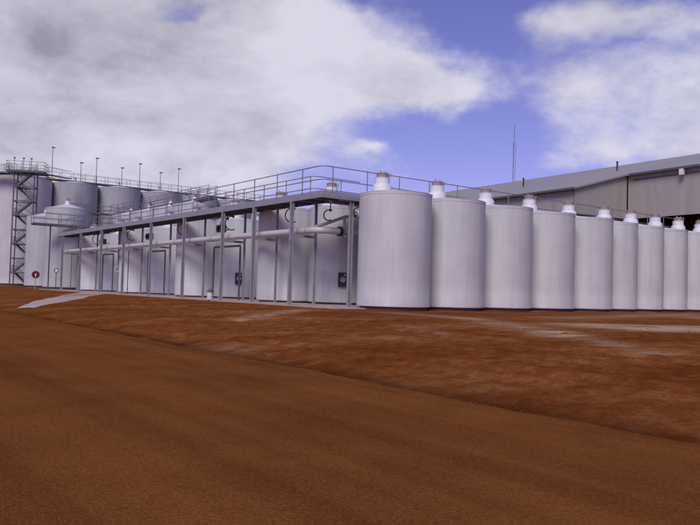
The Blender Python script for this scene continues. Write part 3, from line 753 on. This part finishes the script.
# road: sheet of red compacted gravel
def road_mat():
    m = bpy.data.materials.new('red road gravel'); m.use_nodes = True
    N = m.node_tree.nodes; L = m.node_tree.links; bs = N['Principled BSDF']; bs.inputs['Roughness'].default_value = 1.0; bs.inputs['Specular IOR Level'].default_value = .0
    uv = N.new('ShaderNodeUVMap')
    def nz(sc, det=6, ro=.6, st=(1, 1, 1)):
        mp = N.new('ShaderNodeMapping'); mp.inputs['Scale'].default_value = st; L.new(uv.outputs[0], mp.inputs[0])
        n = N.new('ShaderNodeTexNoise'); n.inputs['Scale'].default_value = sc; n.inputs['Detail'].default_value = det; n.inputs['Roughness'].default_value = ro
        L.new(mp.outputs[0], n.inputs['Vector']); return n.outputs['Fac']
    tr = nz(.55, 5, .55, (1.4, .06, 1)); bl = nz(.5, 7, .6); gr = nz(24, 5, .8); g2 = nz(85, 3, .8)
    def madd(a, k, b):
        n = N.new('ShaderNodeMath'); n.operation = 'MULTIPLY_ADD'; n.inputs[1].default_value = k; L.new(a, n.inputs[0])
        if isinstance(b, float): n.inputs[2].default_value = b
        else: L.new(b, n.inputs[2])
        return n.outputs[0]
    t2 = nz(1.3, 3, .5, (1.6, .03, 1))
    v = madd(tr, .32, madd(t2, .16, madd(bl, .24, madd(gr, .18, madd(g2, .10, 0.0)))))
    cr = N.new('ShaderNodeValToRGB'); el = cr.color_ramp.elements
    el[0].position = .36; el[0].color = (.108, .029, .0075, 1); el[1].position = .62; el[1].color = (.280, .107, .031, 1)
    L.new(v, cr.inputs[0])
    vo = N.new('ShaderNodeTexVoronoi'); vo.inputs['Scale'].default_value = 55; L.new(uv.outputs[0], vo.inputs['Vector'])
    rr = N.new('ShaderNodeMapRange'); rr.inputs[1].default_value = .93; rr.inputs[2].default_value = 1.0
    sp = N.new('ShaderNodeSeparateColor'); L.new(vo.outputs['Color'], sp.inputs[0]); L.new(sp.outputs[0], rr.inputs[0])
    rd = N.new('ShaderNodeMapRange'); rd.inputs[1].default_value = .35; rd.inputs[2].default_value = .2; L.new(vo.outputs['Distance'], rd.inputs[0])
    mk = N.new('ShaderNodeMath'); mk.operation = 'MULTIPLY'; L.new(rr.outputs[0], mk.inputs[0]); L.new(rd.outputs[0], mk.inputs[1])
    mx = N.new('ShaderNodeMix'); mx.data_type = 'RGBA'; mx.inputs[7].default_value = (.34, .22, .16, 1); L.new(mk.outputs[0], mx.inputs[0]); L.new(cr.outputs[0], mx.inputs[6])
    cm = N.new('ShaderNodeMapRange'); cm.inputs[3].default_value = .78; cm.inputs[4].default_value = 1.22; L.new(sp.outputs[1], cm.inputs[0])
    gm = N.new('ShaderNodeVectorMath'); gm.operation = 'SCALE'; L.new(mx.outputs[2], gm.inputs[0]); L.new(cm.outputs[0], gm.inputs['Scale'])
    L.new(gm.outputs[0], bs.inputs['Base Color'])
    bp = N.new('ShaderNodeBump'); bp.inputs['Strength'].default_value = .9; bp.inputs['Distance'].default_value = .014
    h = madd(gr, 1.0, madd(vo.outputs['Distance'], -.5, 0.0)); L.new(h, bp.inputs['Height']); L.new(bp.outputs[0], bs.inputs['Normal'])
    return m
b = MB(); rs = [-9, -6, -3, 0, 2, 4, 5.5, 6.5, 7.2, 7.6, 1.0e9]
rq = [-400, -200, -100, -50] + axis(-30, -4, .4, 0) + axis(-3.8, 60, .12, 0) + [70, 85, 100, 130, 200, 400]
nr = len(rs)
for q in rq:
    for s in rs:
        ee = edge_s(q)
        s_ = min(s, ee); z = -.60 + .0 - .02*sm(s_, ee-.5, ee)
        b.v.append(SQ(s_, q, z))
for i in range(len(rq)-1):
    for j in range(nr-1):
        a = i*nr+j
        def U_(ii, jj): return (min(rs[jj], 8.0), rq[ii])
        b.face((a, a+1, a+1+nr, a+nr), [U_(i, j), U_(i, j+1), U_(i+1, j+1), U_(i+1, j)])
ro = b.build('road', road_mat()); struct(ro)

# concrete aprons under the rows
b = MB(); b.box(P(5.6, 26.5, -.2), (12.0, 57, .52), DR, DL, UP); o = b.build('concrete_apron', M['concrete'], smooth=False); struct(o)
b = MB(); b.box(P(23.9, -1.25, -.2), (24.4, 6.0, .40), DR, DL, UP); o = b.build('concrete_apron', M['plinth'], smooth=False); struct(o)

# pale path running from the road up to the walkway end
b = MB(); n = 150; mrow = 30
L0 = [(9.3, 43.0), (11.3, 48.3), (13.9, 54.5), (16.5, 60), (20.6, 68.5)]
L1 = [(10.3, 41.0), (12.3, 43.8), (14.5, 47.6), (17.5, 54), (20.7, 60.5)]
def pl(Ls, t):
    t *= len(Ls)-1; i = min(int(t), len(Ls)-2); f = t-i
    return Ls[i][0]*(1-f)+Ls[i+1][0]*f, Ls[i][1]*(1-f)+Ls[i+1][1]*f
for i in range(n+1):
    t = i/n; A = pl(L0, t); B = pl(L1, t)
    for j in range(mrow+1):
        na = .05*noise.noise(Vector((i*.05, 0, 4))); nb = .05*noise.noise(Vector((i*.05, 7, 4))); f = na + (1+nb-na)*j/mrow*(.62+.2*t)
        s = A[0]*(1-f)+B[0]*f; q = A[1]*(1-f)+B[1]*f
        b.v.append(SQ(s, q, zter(s, q)+.034*math.sin(math.pi*min(max(j, .6), mrow-.6)/mrow)**.5+.008))
for i in range(n):
    for j in range(mrow):
        a = i*(mrow+1)+j; b.face((a, a+1, a+mrow+2, a+mrow+1))
o = b.build('path', M['path']); struct(o)

# loose stones and clods on the bank: uncountable litter, one object
b = MB()
for k in range(3200):
    s = random.uniform(8.3, 22) if random.random() < .45 else 7.95+abs(random.gauss(0, .35)); q = random.uniform(-2, 45)
    r = random.choice((.008, .012, .016, .024)) * random.uniform(.7, 1.4)
    c = SQ(s, q, zter(s, q)+r*.3); i = len(b.v); ph = random.random()*6
    for (x, y, z) in ((1, 0, 0), (-.2, .9, .1), (-.9, -.1, 0), (.1, -1, .05), (.1, .05, .7), (0, 0, -.6)):
        c_, s_ = math.cos(ph), math.sin(ph)
        b.v.append(c+Vector((x*c_-y*s_, x*s_+y*c_, z))*r*random.uniform(.8, 1.2))
    for f in ((0, 1, 4), (1, 2, 4), (2, 3, 4), (3, 0, 4), (1, 0, 5), (2, 1, 5), (3, 2, 5), (0, 3, 5)): b.face([i+x for x in f])
o = b.build('loose_stones', mat('stones', (.15, .048, .017), 1, spec=0, var=.3, vscale=.8), smooth=False)
o['kind'] = 'stuff'; o['label'] = 'small red stones and clods scattered over the bank'; o['category'] = 'stones'

# ------------------------------------------------------------------ camera
cam = bpy.data.cameras.new('camera'); co = bpy.data.objects.new('camera', cam); COL.objects.link(co)
PITCH, ROLL = 2.11, 1.6
CM = Matrix.Translation((0, 0, 1.0)) @ Matrix.Rotation(R(90+PITCH), 4, 'X') @ Matrix.Rotation(R(ROLL), 4, 'Z')
co.matrix_world = CM
cam.sensor_width = 36; cam.lens = 36*722/700; cam.clip_end = 6000; cam.clip_start = .05
SC.camera = co

# ------------------------------------------------------------------ light and sky
SUN_EL, SUN_AZ = 44, -163      # azimuth from +Y, clockwise positive
sd = Vector((math.sin(R(SUN_AZ))*math.cos(R(SUN_EL)), math.cos(R(SUN_AZ))*math.cos(R(SUN_EL)), math.sin(R(SUN_EL))))
sl = bpy.data.lights.new('sun', 'SUN'); sl.energy = 1.55; sl.angle = R(26); sl.color = (1, .93, .84)
so = bpy.data.objects.new('sun', sl); COL.objects.link(so); so.rotation_euler = sd.to_track_quat('Z', 'Y').to_euler(); so.location = (0, 0, 60)

W = bpy.data.worlds.new('World'); SC.world = W; W.use_nodes = True
N = W.node_tree.nodes; L = W.node_tree.links; bg = N['Background']; bg.inputs['Strength'].default_value = .10
sky = N.new('ShaderNodeTexSky'); sky.sky_type = 'NISHITA'; sky.sun_disc = False
sky.sun_elevation = R(SUN_EL); sky.sun_rotation = R(SUN_AZ); sky.air_density = 1.0; sky.dust_density = .6; sky.ozone_density = 2.0
tc = N.new('ShaderNodeTexCoord'); sx = N.new('ShaderNodeSeparateXYZ'); L.new(tc.outputs['Generated'], sx.inputs[0])
def m_(op, a, b=None, c=None, clamp=False):
    n = N.new('ShaderNodeMath'); n.operation = op; n.use_clamp = clamp
    for i, v in enumerate((a, b, c)):
        if v is None: continue
        if isinstance(v, (int, float)): n.inputs[i].default_value = v
        else: L.new(v, n.inputs[i])
    return n.outputs[0]
az = m_('ARCTAN2', sx.outputs[0], sx.outputs[1]); el_ = m_('ARCSINE', sx.outputs[2])
# cloud layer coordinates: direction met with a flat layer overhead
den = m_('ADD', m_('MAXIMUM', sx.outputs[2], 0.0), .42)
cx = N.new('ShaderNodeCombineXYZ'); L.new(m_('DIVIDE', sx.outputs[0], den), cx.inputs[0]); L.new(m_('DIVIDE', sx.outputs[1], den), cx.inputs[1])
def nz(sc, det, ro, dist=0.0, w=0.0):
    n = N.new('ShaderNodeTexNoise'); n.noise_dimensions = '4D'; n.inputs['W'].default_value = w
    n.inputs['Scale'].default_value = sc; n.inputs['Detail'].default_value = det; n.inputs['Roughness'].default_value = ro; n.inputs['Distortion'].default_value = dist
    L.new(cx.outputs[0], n.inputs['Vector']); return n.outputs['Fac']
big = nz(2.3, 10, .56, .35, 2.0); fine = nz(7.5, 10, .62, .15, 5.0); shade = nz(3.4, 10, .62, .2, 9.0)
wx = m_('MULTIPLY', m_('SUBTRACT', nz(2.2, 6, .6, 0, 11), .5), .22); wy = m_('MULTIPLY', m_('SUBTRACT', nz(2.2, 6, .6, 0, 17), .5), .14)
azw = m_('ADD', az, wx); elw = m_('ADD', el_, wy)
def pxdir(x, y):
    v = Vector(((x-350)/722, (262.5-y)/722, -1)); v = CM.to_3x3() @ v; v.normalize()
    return math.atan2(v.x, v.y), math.asin(v.z)
def ell(x, y, rx, ry):
    A, E = pxdir(x, y)
    dx = m_('DIVIDE', m_('SUBTRACT', azw, A), rx/722); dy = m_('DIVIDE', m_('SUBTRACT', elw, E), ry/722)
    d2 = m_('ADD', m_('MULTIPLY', dx, dx), m_('MULTIPLY', dy, dy))
    return m_('EXPONENT', m_('MULTIPLY', d2, -1.0))
def total(lst):
    acc = None
    for (x, y, rx, ry, w) in lst:
        e_ = ell(x, y, rx, ry); acc = m_('MULTIPLY', e_, w) if acc is None else m_('MULTIPLY_ADD', e_, w, acc)
    return acc
CL_ = [(60, 60, 330, 150, .75), (300, 50, 120, 55, .55), (200, 150, 150, 60, .35), (420, 80, 70, 28, .36), (30, 170, 190, 60, .3), (300, 178, 60, 26, -.22),
       (580, 24, 62, 22, .62), (640, 82, 130, 34, .50), (590, 140, 85, 16, .40), (540, 85, 50, 20, .18), (690, 18, 60, 20, .5), (380, 143, 22, 8, .5), (450, 92, 50, 15, .25), (700, 110, 70, 30, .3), (545, 160, 80, 12, .15),
       (455, 10, 60, 45, -.35), (395, 125, 95, 28, -.34), (505, 115, 40, 70, -.24), (188, -2, 22, 8, -.45), (345, 0, 30, 8, -.3), (480, 60, 40, 40, -.12), (620, 48, 40, 5, -.12), (640, 165, 80, 14, -.15)]
cov = m_('ADD', total(CL_), .12)
cov = m_('MULTIPLY_ADD', m_('SUBTRACT', big, .5), 1.15, cov); cov = m_('MULTIPLY_ADD', m_('SUBTRACT', fine, .5), .8, cov)
mr = N.new('ShaderNodeMapRange'); mr.interpolation_type = 'SMOOTHSTEP'; mr.inputs[1].default_value = .20; mr.inputs[2].default_value = .82; mr.inputs[4].default_value = .96; L.new(cov, mr.inputs[0])
# cloud brightness
drk = total([(50, 40, 130, 48, .75), (150, 20, 60, 20, .15), (230, 125, 160, 24, .10), (60, 160, 200, 30, .04), (300, 60, 90, 60, -.12), (620, 110, 80, 30, -.1), (150, 90, 80, 20, -.12)])
sh = m_('MULTIPLY_ADD', m_('SUBTRACT', shade, .5), 2.6, drk); sh = m_('MULTIPLY_ADD', m_('SUBTRACT', fine, .5), -.7, sh); sh = m_('ADD', sh, .24, clamp=True)
cr = N.new('ShaderNodeValToRGB'); e0 = cr.color_ramp.elements
e0[0].position = 0; e0[0].color = (.56, .545, .63, 1); e0[1].position = 1; e0[1].color = (.25, .24, .30, 1)
em = e0.new(.45); em.color = (.44, .425, .50, 1)
L.new(sh, cr.inputs[0])
sc_ = N.new('ShaderNodeVectorMath'); sc_.operation = 'SCALE'; sc_.inputs['Scale'].default_value = 9.2; L.new(cr.outputs[0], sc_.inputs[0])
tint = N.new('ShaderNodeMix'); tint.data_type = 'RGBA'; tint.blend_type = 'MULTIPLY'; tint.inputs[0].default_value = 1; tint.inputs[7].default_value = (.70, .50, .84, 1); L.new(sky.outputs[0], tint.inputs[6])
mxw = N.new('ShaderNodeMix'); mxw.data_type = 'RGBA'; L.new(mr.outputs[0], mxw.inputs[0]); L.new(tint.outputs[2], mxw.inputs[6]); L.new(sc_.outputs[0], mxw.inputs[7])
L.new(mxw.outputs[2], bg.inputs['Color'])

# ------------------------------------------------------------------ render settings
vs_ = SC.view_settings; vs_.view_transform = 'Standard'; vs_.look = 'None'; vs_.gamma = 1; vs_.use_curve_mapping = False; vs_.exposure = .48
SC.render.engine = 'CYCLES'
